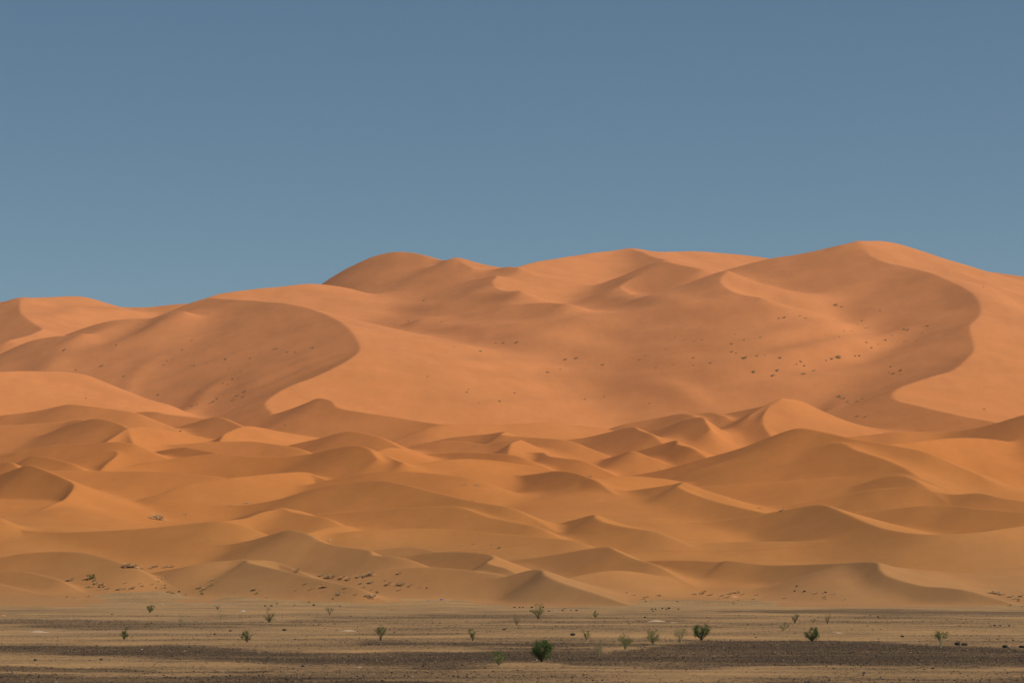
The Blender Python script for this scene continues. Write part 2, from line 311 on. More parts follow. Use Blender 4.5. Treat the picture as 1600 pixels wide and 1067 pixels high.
def swells(X,Z,us,Ys):
    row=HY-(Z-CAM)/Ys[:,None]*F
    for pts,amp,wl,wr in S:
        c=[]
        for qx,qy in pts:
            i=int(np.argmin(np.abs(us-(qx-800)/F)))
            k=np.nonzero(row[:,i]<=qy)[0]
            if len(k): c.append((us[i]*Ys[k[0]],Ys[k[0]]))
        c=np.array(c)
        if len(c)<2: continue
        q=np.vstack([2*c[0]-c[1],c,2*c[-1]-c[-2]]); dn=[]
        for i in range(len(c)-1):
            a,b,e,f=q[i:i+4]
            for t in np.linspace(0,1,8,endpoint=False):
                dn.append(.5*(2*b+(e-a)*t+(2*a-5*b+4*e-f)*t*t+(3*b-a-3*e+f)*t**3))
        dn.append(c[-1]); dn=np.array(dn)
        L=np.concatenate([[0],np.cumsum(np.hypot(*np.diff(dn,axis=0).T))]); tot=L[-1]
        w=.5*(wl+wr); m=3*w
        a0,a1=np.searchsorted(Ys,[dn[:,1].min()-m,dn[:,1].max()+m])
        x0,x1=dn[:,0].min()-m,dn[:,0].max()+m
        yl,yh=Ys[a0],Ys[min(a1,len(Ys)-1)]
        b0,b1=np.searchsorted(us,[min(x0/yl,x0/yh),max(x1/yl,x1/yh)])
        ss=np.arange(0,tot,w*.5); gx=np.interp(ss,L,dn[:,0]); gy=np.interp(ss,L,dn[:,1])
        for k in range(len(ss)):
            tp=np.sin(np.pi*ss[k]/tot)**.7
            p0,p1=np.searchsorted(Ys,[gy[k]-m,gy[k]+m]); q0,q1=b0,b1
            yl,yh=Ys[p0],Ys[min(p1,len(Ys)-1)]
            q0,q1=np.searchsorted(us,[min((gx[k]-m)/yl,(gx[k]-m)/yh),max((gx[k]+m)/yl,(gx[k]+m)/yh)])
            dd=(X[p0:p1,q0:q1]-gx[k])**2+((Ys[p0:p1]-gy[k])**2)[:,None]
            Z[p0:p1,q0:q1]+=amp*tp*.5/1.772*np.exp(-dd/(w*w))
    return Z


# ------------------------------------------------------------------ noise helpers
def vnoise(x, y, seed=0):
    xi = np.floor(x).astype(np.int64); yi = np.floor(y).astype(np.int64)
    fx = x-xi; fy = y-yi
    fx = fx*fx*fx*(fx*(fx*6-15)+10); fy = fy*fy*fy*(fy*(fy*6-15)+10)
    def h(a, b):
        n = (a*374761393+b*668265263+seed*1442695041) & 0x7fffffff
        n = ((n ^ (n >> 13))*1274126177) & 0x7fffffff
        return ((n ^ (n >> 16)) & 0xffff)/65535.0
    return (h(xi, yi)*(1-fx)+h(xi+1, yi)*fx)*(1-fy)+(h(xi, yi+1)*(1-fx)+h(xi+1, yi+1)*fx)*fy
def fbm(x, y, seed=0, oct=4):
    s = 0; a = .5; t = 0
    for k in range(oct):
        s = s+a*vnoise(x*2**k+17.3*k, y*2**k+9.1*k, seed+k); t += a; a *= .5
    return s/t-.5                                   # about -0.5 .. 0.5

# ------------------------------------------------------------------ materials
def nodes(name, rough=.95):
    m = bpy.data.materials.new(name); m.use_nodes = True
    nt = m.node_tree; b = nt.nodes['Principled BSDF']
    b.inputs['Roughness'].default_value = rough
    b.inputs['Specular IOR Level'].default_value = 0.08
    return m, nt, b
def sand_material():
    m, nt, b = nodes('dune_sand')
    N, L = nt.nodes.new, nt.links.new
    geo = N('ShaderNodeNewGeometry')
    sep = N('ShaderNodeSeparateXYZ'); L(geo.outputs['Position'], sep.inputs[0])
    n1 = N('ShaderNodeTexNoise'); L(geo.outputs['Position'], n1.inputs['Vector'])
    n1.inputs['Scale'].default_value = .012; n1.inputs['Detail'].default_value = 4
    wob = N('ShaderNodeMath'); wob.operation = 'MULTIPLY_ADD'; L(n1.outputs[0], wob.inputs[0])
    wob.inputs[1].default_value = 160; L(sep.outputs['Y'], wob.inputs[2])
    # the sand is a duller tan beside the gravel plain and gets redder up the erg
    mr = N('ShaderNodeMapRange'); L(wob.outputs[0], mr.inputs[0])
    mr.inputs[1].default_value = 690; mr.inputs[2].default_value = 1390
    ramp = N('ShaderNodeValToRGB'); L(mr.outputs[0], ramp.inputs[0])
    e = ramp.color_ramp.elements
    e[0].color = (.45, .228, .088, 1); e[1].color = (.70, .27, .098, 1)
    k = e.new(.17); k.color = (.565, .23, .063, 1)
    k = e.new(.45); k.color = (.63, .225, .056, 1)
    no = N('ShaderNodeTexNoise'); L(geo.outputs['Position'], no.inputs['Vector'])
    no.inputs['Scale'].default_value = .05; no.inputs['Detail'].default_value = 8
    no.inputs['Roughness'].default_value = .65
    hs = N('ShaderNodeMapRange'); L(no.outputs[0], hs.inputs[0])
    hs.inputs[1].default_value = .3; hs.inputs[2].default_value = .7
    hs.inputs[3].default_value = .91; hs.inputs[4].default_value = 1.08
    mp = N('ShaderNodeMapping'); L(geo.outputs['Position'], mp.inputs['Vector'])      # streaks along the wind
    mp.inputs['Rotation'].default_value = (0, 0, R(38)); mp.inputs['Scale'].default_value = (.16, .018, .10)
    n3 = N('ShaderNodeTexNoise'); L(mp.outputs[0], n3.inputs['Vector'])
    n3.inputs['Scale'].default_value = 1; n3.inputs['Detail'].default_value = 7; n3.inputs['Roughness'].default_value = .7
    h3 = N('ShaderNodeMapRange'); L(n3.outputs[0], h3.inputs[0])
    h3.inputs[1].default_value = .3; h3.inputs[2].default_value = .7; h3.inputs[3].default_value = .965; h3.inputs[4].default_value = 1.035
    ml = N('ShaderNodeMath'); ml.operation = 'MULTIPLY'; L(hs.outputs[0], ml.inputs[0]); L(h3.outputs[0], ml.inputs[1])
    mx = N('ShaderNodeVectorMath'); mx.operation = 'SCALE'
    L(ramp.outputs[0], mx.inputs[0]); L(ml.outputs[0], mx.inputs['Scale'])
    L(mx.outputs[0], b.inputs['Base Color'])
    # wind ripples and a soft unevenness
    wv = N('ShaderNodeTexNoise'); L(geo.outputs['Position'], wv.inputs['Vector'])
    wv.inputs['Scale'].default_value = .22; wv.inputs['Detail'].default_value = 8; wv.inputs['Roughness'].default_value = .6
    bp = N('ShaderNodeBump'); bp.inputs['Strength'].default_value = .35; bp.inputs['Distance'].default_value = .35
    L(wv.outputs[0], bp.inputs['Height']); L(bp.outputs[0], b.inputs['Normal'])
    return m
def plain_material():
    m, nt, b = nodes('gravel_plain')
    N, L = nt.nodes.new, nt.links.new
    geo = N('ShaderNodeNewGeometry')
    at = N('ShaderNodeAttribute'); at.attribute_name = 'gravel'
    sl = N('ShaderNodeAttribute'); sl.attribute_name = 'silt'
    no = N('ShaderNodeTexNoise'); L(geo.outputs['Position'], no.inputs['Vector'])
    no.inputs['Scale'].default_value = 2.6; no.inputs['Detail'].default_value = 6; no.inputs['Roughness'].default_value = .75
    sp = N('ShaderNodeMapRange'); L(no.outputs[0], sp.inputs[0])
    sp.inputs[1].default_value = .36; sp.inputs[2].default_value = .62; sp.inputs[3].default_value = -.34; sp.inputs[4].default_value = .34
    ad = N('ShaderNodeMath'); ad.operation = 'ADD'; ad.use_clamp = True
    L(at.outputs['Fac'], ad.inputs[0]); L(sp.outputs[0], ad.inputs[1])
    ramp = N('ShaderNodeValToRGB'); L(ad.outputs[0], ramp.inputs[0])
    e = ramp.color_ramp.elements
    e[0].color = (.54, .31, .130, 1); e[1].color = (.088, .056, .031, 1)
    k = e.new(.25); k.color = (.375, .228, .104, 1)
    k = e.new(.55); k.color = (.225, .140, .070, 1)
    mx = N('ShaderNodeMixRGB'); L(sl.outputs['Fac'], mx.inputs[0])
    L(ramp.outputs[0], mx.inputs[1]); mx.inputs[2].default_value = (.37, .242, .140, 1)
    L(mx.outputs[0], b.inputs['Base Color'])
    bp = N('ShaderNodeBump'); bp.inputs['Strength'].default_value = .7; bp.inputs['Distance'].default_value = .08
    L(no.outputs[0], bp.inputs['Height']); L(bp.outputs[0], b.inputs['Normal'])
    return m
def plain_mat(name, col, var=.25, scale=8, rough=.9):
    m, nt, b = nodes(name, rough)
    N, L = nt.nodes.new, nt.links.new
    tc = N('ShaderNodeTexCoord'); no = N('ShaderNodeTexNoise'); L(tc.outputs['Object'], no.inputs['Vector'])
    no.inputs['Scale'].default_value = scale; no.inputs['Detail'].default_value = 4
    hs = N('ShaderNodeMapRange'); L(no.outputs[0], hs.inputs[0])
    hs.inputs[1].default_value = .3; hs.inputs[2].default_value = .7
    hs.inputs[3].default_value = 1-var; hs.inputs[4].default_value = 1+var
    mx = N('ShaderNodeVectorMath'); mx.operation = 'SCALE'; mx.inputs[0].default_value = col
    L(hs.outputs[0], mx.inputs['Scale']); L(mx.outputs[0], b.inputs['Base Color'])
    return m
M_SAND = sand_material(); M_PLAIN = plain_material()
M_LEAF = {'dark': plain_mat('leaf_dark', (.095, .165, .042), .4), 'mid': plain_mat('leaf_mid', (.17, .22, .066), .35),
          'pale': plain_mat('leaf_pale', (.27, .27, .105), .3), 'dry': plain_mat('leaf_dry', (.36, .28, .14), .3)}
M_STEM = {'pale': plain_mat('stem_pale', (.46, .39, .21), .2), 'brown': plain_mat('stem_brown', (.15, .10, .055), .3)}
def thin(m, amt):
    nt = m.node_tree; b = nt.nodes['Principled BSDF']; o = nt.nodes['Material Output']
    tr = nt.nodes.new('ShaderNodeBsdfTranslucent'); mx = nt.nodes.new('ShaderNodeMixShader')
    src = b.inputs['Base Color'].links[0].from_socket
    nt.links.new(src, tr.inputs[0]); mx.inputs[0].default_value = amt
    nt.links.new(b.outputs[0], mx.inputs[1]); nt.links.new(tr.outputs[0], mx.inputs[2]); nt.links.new(mx.outputs[0], o.inputs[0])
    return m
M_STRAW = thin(plain_mat('straw', (.70, .52, .29), .25), .5); M_OLIVE = thin(plain_mat('olive_blade', (.46, .40, .20), .35), .5)
for m_ in M_LEAF.values(): thin(m_, .35)
M_ROCK = plain_mat('dark_rock', (.075, .058, .048), .4, 5); M_ROCKB = plain_mat('brown_rock', (.19, .125, .075), .35, 5); M_ROCKP = plain_mat('tan_rock', (.42, .30, .18), .3, 5)
M_HUM = plain_mat('hummock_sand', (.52, .26, .11), .12, 3); M_PALE = plain_mat('pale_silt', (.50, .35, .22), .12, 2)
M_WHITE = plain_mat('white_plastic', (.62, .58, .52), .08, 6, .5); M_BLUE = plain_mat('blue_plastic', (.06, .16, .42), .15, 6, .4)
M_LBLUE = plain_mat('pale_blue_plastic', (.36, .44, .58), .15, 6, .4); M_YEL = plain_mat('yellow_plastic', (.70, .58, .22), .15, 6, .5)

# ------------------------------------------------------------------ dunes: one field of heights, cut into a mesh per dune
px = np.arange(-330, 1940, 1.6)
us = (px-800)/F
Ys = np.concatenate([np.arange(588, 720, .45), np.arange(720, 1000, .65), np.arange(1000, 1620, .95), np.arange(1620, 1900, 6.)])
X, YY, Z, own = build(us, Ys, .35)
Z = smooth(X, Z, us, Ys)
Z = swells(X, Z, us, Ys)
Z += np.interp(YY, [600, 700, 1000, 1400], [.05, .25, .5, .9])*(fbm(X/34, YY/34, 5, 3))*1.4
Z += np.interp(YY, [588, 606, 616], [-.5, -.15, 0])
dzu = np.gradient(Z, us, axis=1); dzY = np.gradient(Z, Ys, axis=0)
gx = dzu/YY; gy = dzY-gx*us[None, :]
NRM = np.stack([-gx, -gy, np.ones_like(gx)], -1); NRM /= np.linalg.norm(NRM, axis=-1, keepdims=True)
def link(o, parent=None):
    scene.collection.objects.link(o)
    if parent is not None: o.parent = parent
    return o
def mesh_from(name, co, q, mat, nrm=None, smooth_=True):
    me = bpy.data.meshes.new(name); n = q.shape[1]
    me.vertices.add(len(co)); me.vertices.foreach_set('co', np.ascontiguousarray(co, np.float32).ravel())
    me.loops.add(q.size); me.loops.foreach_set('vertex_index', q.ravel().astype(np.int32))
    me.polygons.add(len(q)); me.polygons.foreach_set('loop_start', np.arange(0, q.size, n, dtype=np.int32))
    me.polygons.foreach_set('use_smooth', np.full(len(q), smooth_))
    me.update(calc_edges=True); me.materials.append(mat)
    if nrm is not None: me.normals_split_custom_set_from_vertices(nrm)
    return me
nr, nc = Z.shape
CO = np.stack([X, YY, Z], -1).reshape(-1, 3); NF = NRM.reshape(-1, 3)
I = np.arange(nr*nc).reshape(nr, nc)
Q = np.stack([I[:-1, :-1], I[:-1, 1:], I[1:, 1:], I[1:, :-1]], -1).reshape(-1, 4)
names = [x[0] for x in D]; keys = []
for i, n in enumerate(names):
    keys.append(names.index(n) if not n.startswith(('mid', 'front')) else i)
keys = np.array(keys+[-1]); fo = keys[own[:-1, :-1].ravel()]
for k in np.unique(fo):
    q = Q[fo == k]
    if len(q) < 60 and k >= 0: continue
    uq, inv = np.unique(q, return_inverse=True)
    nm = 'sand_flat' if k < 0 else 'dune'
    o = link(bpy.data.objects.new(nm, mesh_from(nm, CO[uq], inv.reshape(-1, 4), M_SAND, NF[uq])))
    o['kind'] = 'structure'
small = [k for k in np.unique(fo) if k >= 0 and (fo == k).sum() < 60]
if small:
    q = Q[np.isin(fo, small)]; uq, inv = np.unique(q, return_inverse=True)
    o = link(bpy.data.objects.new('sand_flat', mesh_from('sand_flat', CO[uq], inv.reshape(-1, 4), M_SAND, NF[uq]))); o['kind'] = 'structure'

# ------------------------------------------------------------------ gravel plain
def plain_z(x, y):
    lift = np.interp(x/y*F+800, [-300, 60, 200, 420, 690, 790, 900, 1000, 1180, 1300, 1500, 1600, 1900], [-.5, -.4, .08, .2, .15, -.35, -.5, .0, -.05, -.4, -.4, -.05, .0])
    z = base(x, y)*.97
    z = z+np.interp(y, [560, 600], [0, 1])*(lift+.5*fbm(x/11, y/14, 31, 5))
    z = z-np.clip((y-648)*.12, 0, 9)
    far = np.interp(y, [100, 200, 400, 700], [.10, .2, .45, .5])
    z = z+far*fbm(x/22, y/22, 3, 4)+.12*fbm(x/3.5, y/3.5, 8, 3)
    return z
BANDS = [   # outlines of the gravel sheets: along, far edge, near edge, how much gravel
    ([-330,0,150,300,420,500,620],[966,967,968,967,971,974,978],[975,976,984,985,981,979,978],.5),
    ([420,500,640,800,900,1100],[968,964,961,960,962,966],[972,970,969,971,974,968],.42),
    ([-330,0,200,350,500,700,900,970],[1003,1004,1007,1011,1016,1017,1016,1020],[1022,1023,1027,1031,1037,1041,1034,1022],.76),
    ([-330,0,150,350,460],[1036,1038,1040,1042,1044],[1047,1047,1048,1047,1044],.6),
    ([830,900,980,1040,1100,1200,1350,1600,1930],[1036,1030,1014,1007,1002,999,1000,1013,1020],[1036,1041,1043,1044,1044,1042,1043,1046,1052],.8),
    ([540,700,850,960,1050],[1001,1001,1002,1003,1006],[1004,1011,1013,1012,1006],.62),
    ([1060,1250,1400,1600,1930],[955,952,953,955,956],[956,959,962,962,963],.6),
    ([1180,1350,1500,1600,1930],[968,962,963,965,966],[968,977,983,985,986],.38),
    ([720,900,1100,1270],[976,973,973,976],[978,981,981,977],.36),
    ([-330,0,200,520,800],[1051,1052,1054,1057,1064],[1120,1120,1120,1110,1100],.74),
    ([780,1000,1150,1300,1600,1930],[1066,1061,1059,1057,1055,1052],[1110,1120,1120,1120,1120,1120],.66)]
def gravel_mask(x, y):
    qx = x/y*F+800
    yy = y*(1+.17*fbm(x/16, y/34, 12, 5)+.06*fbm(x/5, y/5, 14, 3))
    qy = HY+22685/yy
    b = np.full(np.shape(x), .34)
    for xs, top, bot, amt in BANDS:
        tp = np.interp(qx, xs, top); bt = np.interp(qx, xs, bot)
        inside = np.minimum(qy-tp, bt-qy)/np.clip((bt-tp)*.22, .8, 3)
        ends = np.clip(np.minimum(qx-xs[0], xs[-1]-qx)/40, 0, 1)
        b = np.maximum(b, .24+(amt-.14)*np.clip(inside*.5+.5, 0, 1)*ends)
    streak = fbm(x/45, y/7, 21, 4); lines = fbm(x/120, y/2.6, 25, 2); patch = fbm(x/10, y/13, 27, 4)
    w = np.interp(y, [120, 300, 600], [1, .9, .7])
    b = b-np.interp(y, [245, 272, 480, 570], [0, .09, .09, .2])
    return np.clip(b+w*(.55*streak+.28*lines+.62*patch), 0, 1)
def silt_mask(x, y):
    s = np.clip(fbm(x/38, y/16, 44, 4)*5-.55, 0, 1)*np.interp(y, [220, 262, 330, 420, 560, 620, 700], [0, .55, .35, .3, .5, .8, .5])
    return s
ppx = np.concatenate([np.arange(-2000, -330, 30.), np.arange(-330, 1940, 1.8), np.arange(1940, 3600, 30.)]); pus = (ppx-800)/F
PY = [48.0]
while PY[-1] < 690: PY.append(PY[-1]+max(.16, min(.8, .45*PY[-1]**2/22685*.62)))
PY = np.array(PY)
PX = np.outer(PY, pus); PYY = np.repeat(PY[:, None], len(pus), 1); PZ = plain_z(PX, PYY)
J = np.arange(PX.size).reshape(PX.shape)
PQ = np.stack([J[:-1, :-1], J[:-1, 1:], J[1:, 1:], J[1:, :-1]], -1).reshape(-1, 4)
me = mesh_from('gravel_plain', np.stack([PX, PYY, PZ], -1).reshape(-1, 3), PQ, M_PLAIN)
for nm, fn in (('gravel', gravel_mask), ('silt', silt_mask)):
    at = me.attributes.new(nm, 'FLOAT', 'POINT'); at.data.foreach_set('value', fn(PX, PYY).ravel().astype(np.float32))
o = link(bpy.data.objects.new('gravel_plain', me)); o['kind'] = 'structure'
me = bpy.data.meshes.new('ground')
me.from_pydata([(-3000, -1500, -1.2), (3000, -1500, -1.2), (3000, 2500, -1.2), (-3000, 2500, -1.2)], [], [(0, 1, 2, 3)])
me.materials.append(M_PLAIN); o = link(bpy.data.objects.new('ground', me)); o['kind'] = 'structure'

# ------------------------------------------------------------------ where a thing stands
_prow = HY-(PZ-CAM)/PY[:, None]*F
_drow = HY-(Z-CAM)/Ys[:, None]*F
SLOPE = [0, 0, 1]
def stand(qx, qy):
    i = int(np.argmin(np.abs(pus-(qx-800)/F))); j = int(np.argmin(np.abs(us-(qx-800)/F)))
    c = []
    k = np.nonzero(_prow[:, i] <= qy)[0]
    if len(k): c.append((PY[k[0]], PZ[k[0], i]))
    k = np.nonzero(_drow[:, j] <= qy)[0]
    if len(k): c.append((Ys[k[0]], Z[k[0], j]))
    y, z = min(c); x = (qx-800)/F*y
    if y == (c[-1][0] if len(c) > 1 or y > 640 else -1) and y > 590:
        jj = max(2, min(nr-3, int(np.searchsorted(Ys, y)))); SLOPE[:] = [-gx[jj-2:jj+3, j].mean(), -gy[jj-2:jj+3, j].mean(), 1]
    else: SLOPE[:] = [0, 0, 1]
    return Vector(((qx-800)/F*y, y, z))
rng = random.Random(7)
def tag(o, label, cat, group=None):
    o['label'] = label; o['category'] = cat
    if group: o['group'] = group
    return o

# ------------------------------------------------------------------ loose gravel
def gravel():
    r = np.random.default_rng(3); V = []; T = []
    oc = np.array([(1, 0, 0), (-1, 0, 0), (0, 1, 0), (0, -1, 0), (0, 0, 1), (0, 0, -.6)], float)
    of = np.array([(0, 2, 4), (2, 1, 4), (1, 3, 4), (3, 0, 4), (2, 0, 5), (1, 2, 5), (3, 1, 5), (0, 3, 5)])
    n = 190000
    y = 132*(430/132)**(r.random(n)**.9); x = (r.random(n)*1760-880)/F*y
    keep = r.random(n) < np.clip((gravel_mask(x, y)-.26)*1.0, .025, 1)
    x, y = x[keep], y[keep]; z = plain_z(x, y); n = len(x)
    s = .027*np.exp(r.normal(0, .40, n))*np.interp(y, [140, 400], [1, 1.5])
    a = r.random(n)*6.28; sh = r.uniform(.7, 1.3, (n, 6, 3))
    p = oc[None]*sh*s[:, None, None]*np.array([1.2, 1, .75])
    ca, sa = np.cos(a)[:, None], np.sin(a)[:, None]
    co = np.stack([p[..., 0]*ca-p[..., 1]*sa+x[:, None], p[..., 0]*sa+p[..., 1]*ca+y[:, None], p[..., 2]+z[:, None]+.3*s[:, None]], -1).reshape(-1, 3)
    f = (of[None]+6*np.arange(n)[:, None, None]).reshape(-1, 3)
    me = mesh_from('gravel', co, f, M_ROCK, None, False)
    me.materials.append(M_ROCKB); me.materials.append(M_ROCKP)
    mi = np.repeat(r.choice(3, n, p=[.62, .32, .06]), 8).astype(np.int32); me.polygons.foreach_set('material_index', mi)
    o = link(bpy.data.objects.new('gravel', me))
    o['kind'] = 'stuff'; tag(o, 'dark pebbles strewn over the plain', 'gravel')
gravel()

# ------------------------------------------------------------------ shrubs
def tube(V, Fc, pts, r0, r1, n=5):
    b0 = len(V)
    for k, p in enumerate(pts):
        t = k/(len(pts)-1); rr = r0+(r1-r0)*t
        d = (pts[min(k+1, len(pts)-1)]-pts[max(k-1, 0)]).normalized()
        u = d.orthogonal().normalized(); w = d.cross(u)
        for i in range(n):
            a = 2*math.pi*i/n; V.append(p+u*(rr*math.cos(a))+w*(rr*math.sin(a)))
    for k in range(len(pts)-1):
        for i in range(n):
            a = b0+k*n+i; b = b0+k*n+(i+1) % n
            Fc.append((a, b, b+n, a+n))
def leaf(V, Fc, p, d, s, wd=.55):
    d = d.normalized(); u = d.orthogonal().normalized()
    from mathutils import Matrix
    u = Matrix.Rotation(rng.random()*6.28, 3, d) @ u
    w = d.cross(u); b = len(V)
    V += [p, p+d*s*.45+u*s*wd*.5+w*s*.08, p+d*s-w*s*.10, p+d*s*.45-u*s*wd*.5+w*s*.08]
    Fc.append((b, b+1, b+2, b+3))
def pymesh(name, V, Fc, mat):
    me = bpy.data.meshes.new(name); me.from_pydata([tuple(v) for v in V], [], Fc); me.materials.append(mat); me.update(); return me
def shrub(qx, qy, hpx, wpx, leafkind, label, stems=9, leaves=900, bare=.25, stem='brown', top=1.0, lsize=.075, dense=1.0, lean=0.0, group='leafy shrubs on the gravel plain'):
    p = stand(qx, qy); sc = p.y/F; h = hpx*sc*1.04; w = wpx*sc*.52
    root = link(bpy.data.objects.new('desert_shrub', None)); root.location = p; root.empty_display_size = .3
    tag(root, label, 'shrub', group)
    SV, SF, LV, LF = [], [], [], []
    per = max(1, int(leaves*.4)//(stems*3))
    for k in range(stems):
        a = 2*math.pi*(k+rng.random()*.8)/stems
        out_ = w*math.sqrt(rng.uniform(.08, 1.0)); hh = h*rng.uniform(.68, 1.0)*(1-.35*(out_/w)**2*top)
        tip = Vector((math.cos(a)*out_+lean*h, math.sin(a)*out_, hh))
        mid = Vector((tip.x*.35, tip.y*.35, hh*.5))
        pts = []
        for i in range(7):
            t = i/6; q = (Vector((0, 0, -.04))*(1-t)**2)+mid*(2*t*(1-t))+tip*t*t
            q += Vector((rng.uniform(-1, 1), rng.uniform(-1, 1), 0))*.012*h*i*.4; pts.append(q)
        tube(SV, SF, pts, .016*h+.006, .004*h+.002)
        for s_ in range(3):
            t0 = rng.uniform(bare+.1, .85); b = pts[int(t0*6)]
            d = Vector((math.cos(a+rng.uniform(-1.3, 1.3)), math.sin(a+rng.uniform(-1.3, 1.3)), rng.uniform(.5, 1.6))).normalized()
            ln = h*rng.uniform(.16, .34)*dense
            tw = [b, b+d*ln*.5, b+d*ln+Vector((0, 0, ln*.12))]
            tube(SV, SF, tw, .007*h+.003, .002, 4)
            for i in range(per):
                if rng.random() < .55: t = rng.random(); q = tw[0].lerp(tw[2], t)
                else:
                    t = rng.uniform(bare, 1); f = t*6; i0 = min(int(f), 5); q = pts[i0].lerp(pts[i0+1], f-i0)
                q = q+Vector((rng.gauss(0, 1), rng.gauss(0, 1), rng.gauss(0, .8)))*.035*h
                if q.z < bare*h*.6: continue
                dd = (q-Vector((0, 0, h*.2))).normalized()+Vector((rng.gauss(0, .6), rng.gauss(0, .6), rng.gauss(.25, .5)))
                leaf(LV, LF, q, dd, lsize*rng.uniform(.7, 1.35))
    ncl = max(5, int(leaves/60)); per2 = int(leaves*.62/ncl)
    for c_ in range(ncl):
        tt = rng.uniform(bare, .95); a = rng.random()*6.28
        prof = math.sin(math.pi*min(1, (.16+.74*(tt-bare*.6)/(1-bare*.6))))**.75
        rr = w*prof*math.sqrt(rng.uniform(.12, 1))*.92
        q0 = Vector((math.cos(a)*rr+lean*h*tt, math.sin(a)*rr, tt*h))
        sd = h*(.065 if leaves > 700 else .075)
        for i in range(per2):
            q = q0+Vector((rng.gauss(0, sd), rng.gauss(0, sd), rng.gauss(0, sd)))
            if q.z < bare*h*.5: continue
            dd = (q-Vector((lean*h*.3, 0, h*.15))).normalized()+Vector((rng.gauss(0, .6), rng.gauss(0, .6), rng.gauss(.2, .5)))
            leaf(LV, LF, q, dd, lsize*rng.uniform(.65, 1.25))
        if leaves < 1200:
            q1 = Vector((q0.x*.35, q0.y*.35, q0.z*.5)); tube(SV, SF, [Vector((0, 0, -.03)), q1, q0], .010*h+.004, .003, 4)
    link(bpy.data.objects.new('stem', pymesh('stem', SV, SF, M_STEM[stem])), root)
    link(bpy.data.objects.new('foliage', pymesh('foliage', LV, LF, M_LEAF[leafkind])), root)
    root.rotation_euler.z = 0
    return root
G2 = 'dry shrubs on the gravel plain'
shrub(846, 1034, 33, 34, 'dark', 'largest round dark green shrub at the front of the plain', 16, 3600, .2, dense=1.1)
shrub(1096, 1000.5, 24, 31, 'dark', 'broad dark green shrub on the edge of the dark gravel band', 15, 2800, .28, dense=1.15)
shrub(1269, 1002, 20, 26, 'dark', 'compact green shrub with flat top on the dark gravel', 13, 1900, .2)
shrub(386, 1003, 18, 19, 'dark', 'small green shrub spreading in a V from its base', 6, 600, .2, top=.2)
shrub(194, 999, 17, 15, 'dark', 'small upright green shrub on the sandy streak', 6, 560, .15)
shrub(234, 957, 11, 19, 'mid', 'low wide green shrub on pale ground behind the dark band', 8, 800, .25, lsize=.11)
shrub(421, 972, 22, 20, 'mid', 'loose grey green shrub beside a tan stone', 9, 650, .12, lsize=.085)
shrub(595, 1000, 20, 18, 'mid', 'green shrub with a bare stem and a heavy top', 5, 650, .5, top=.3)
shrub(739, 1001, 17, 13, 'mid', 'narrow green shrub leaning to the left', 4, 420, .25, lean=-.1)
shrub(780, 1040, 22, 27, 'mid', 'grassy pale green shrub with bleached stems in the foreground', 12, 1000, .22, 'pale', lsize=.06)
shrub(841, 967, 24, 25, 'mid', 'tall open shrub with tufts of leaves on separate branches', 6, 520, .3, lsize=.12, dense=1.3)
shrub(807, 976, 15, 14, 'dry', 'thin brownish shrub on a sandy rise', 6, 260, .25, lsize=.08, group=G2)
shrub(931, 965, 10, 12, 'mid', 'tiny green shrub by the tracks', 4, 220, .2, lsize=.11)
shrub(916, 999.5, 14, 13, 'mid', 'small open green shrub near the sandy strip', 4, 260, .25, lsize=.08)
shrub(935, 1027, 25, 18, 'dry', 'withered see through shrub with pale stems', 8, 320, .35, 'pale', lsize=.06, group=G2)
shrub(977, 1016, 26, 25, 'pale', 'yellow green shrub with long bleached stems', 9, 950, .38, 'pale', top=.4, lsize=.065)
shrub(1020, 1006, 23, 23, 'pale', 'rounded yellow green shrub on the gravel slope', 10, 1100, .25, 'pale', lsize=.07)
shrub(1063, 1005, 24, 21, 'pale', 'sparse olive shrub with thick white stems', 8, 560, .45, 'pale', top=.3, lsize=.065)
shrub(1242, 974, 16, 17, 'pale', 'olive shrub with a dark base on the far sand', 6, 420, .3, lsize=.09)
shrub(1224, 985, 14, 17, 'dry', 'faded straw coloured shrub on the orange sand', 7, 380, .2, 'pale', lsize=.08, group=G2)
shrub(1293, 975, 16, 14, 'dry', 'wispy dry shrub farthest right of the far group', 5, 220, .35, lsize=.08, group=G2)
shrub(1271, 972, 6, 14, 'dry', 'low flat dry shrub between two olive ones', 5, 200, .15, lsize=.07, group=G2)
shrub(1470, 1012, 25, 20, 'mid', 'umbrella topped shrub on bare pale stems', 6, 620, .62, 'pale', top=.45, lsize=.08)
shrub(515, 961, 14, 14, 'pale', 'thin olive shrub on bare pale stem behind the tracks', 4, 260, .45, lsize=.1)
shrub(340, 952, 8, 9, 'dry', 'small dark tangled bush among the debris', 5, 240, .1, lsize=.1, group=G2)
shrub(283, 980, 22, 10, 'dry', 'tall withered stalk nearly bare of leaves', 3, 90, .6, 'pale', lsize=.07, group=G2)
shrub(345, 970, 17, 8, 'dry', 'thin bleached stalk with a few dry leaves', 3, 80, .5, 'pale', lsize=.07, group=G2)
shrub(498, 978, 6, 6, 'dry', 'very small dry sprig on bare sand', 3, 60, .2, lsize=.07, group=G2)
shrub(143, 905, 9, 15, 'mid', 'green bush at the foot of the left dunes', 8, 520, .1, lsize=.16, group='bushes along the dune foot')
shrub(316, 929.5, 6, 7, 'mid', 'little green bush below the left dune slope', 4, 160, .1, lsize=.12, group='bushes along the dune foot')
shrub(589, 927, 5, 7, 'mid', 'little green bush under the dry grass line', 4, 160, .1, lsize=.12, group='bushes along the dune foot')
shrub(464, 894, 5, 8, 'pale', 'yellow green bush where the lit sand tongue ends', 4, 180, .1, lsize=.12, group='bushes along the dune foot')
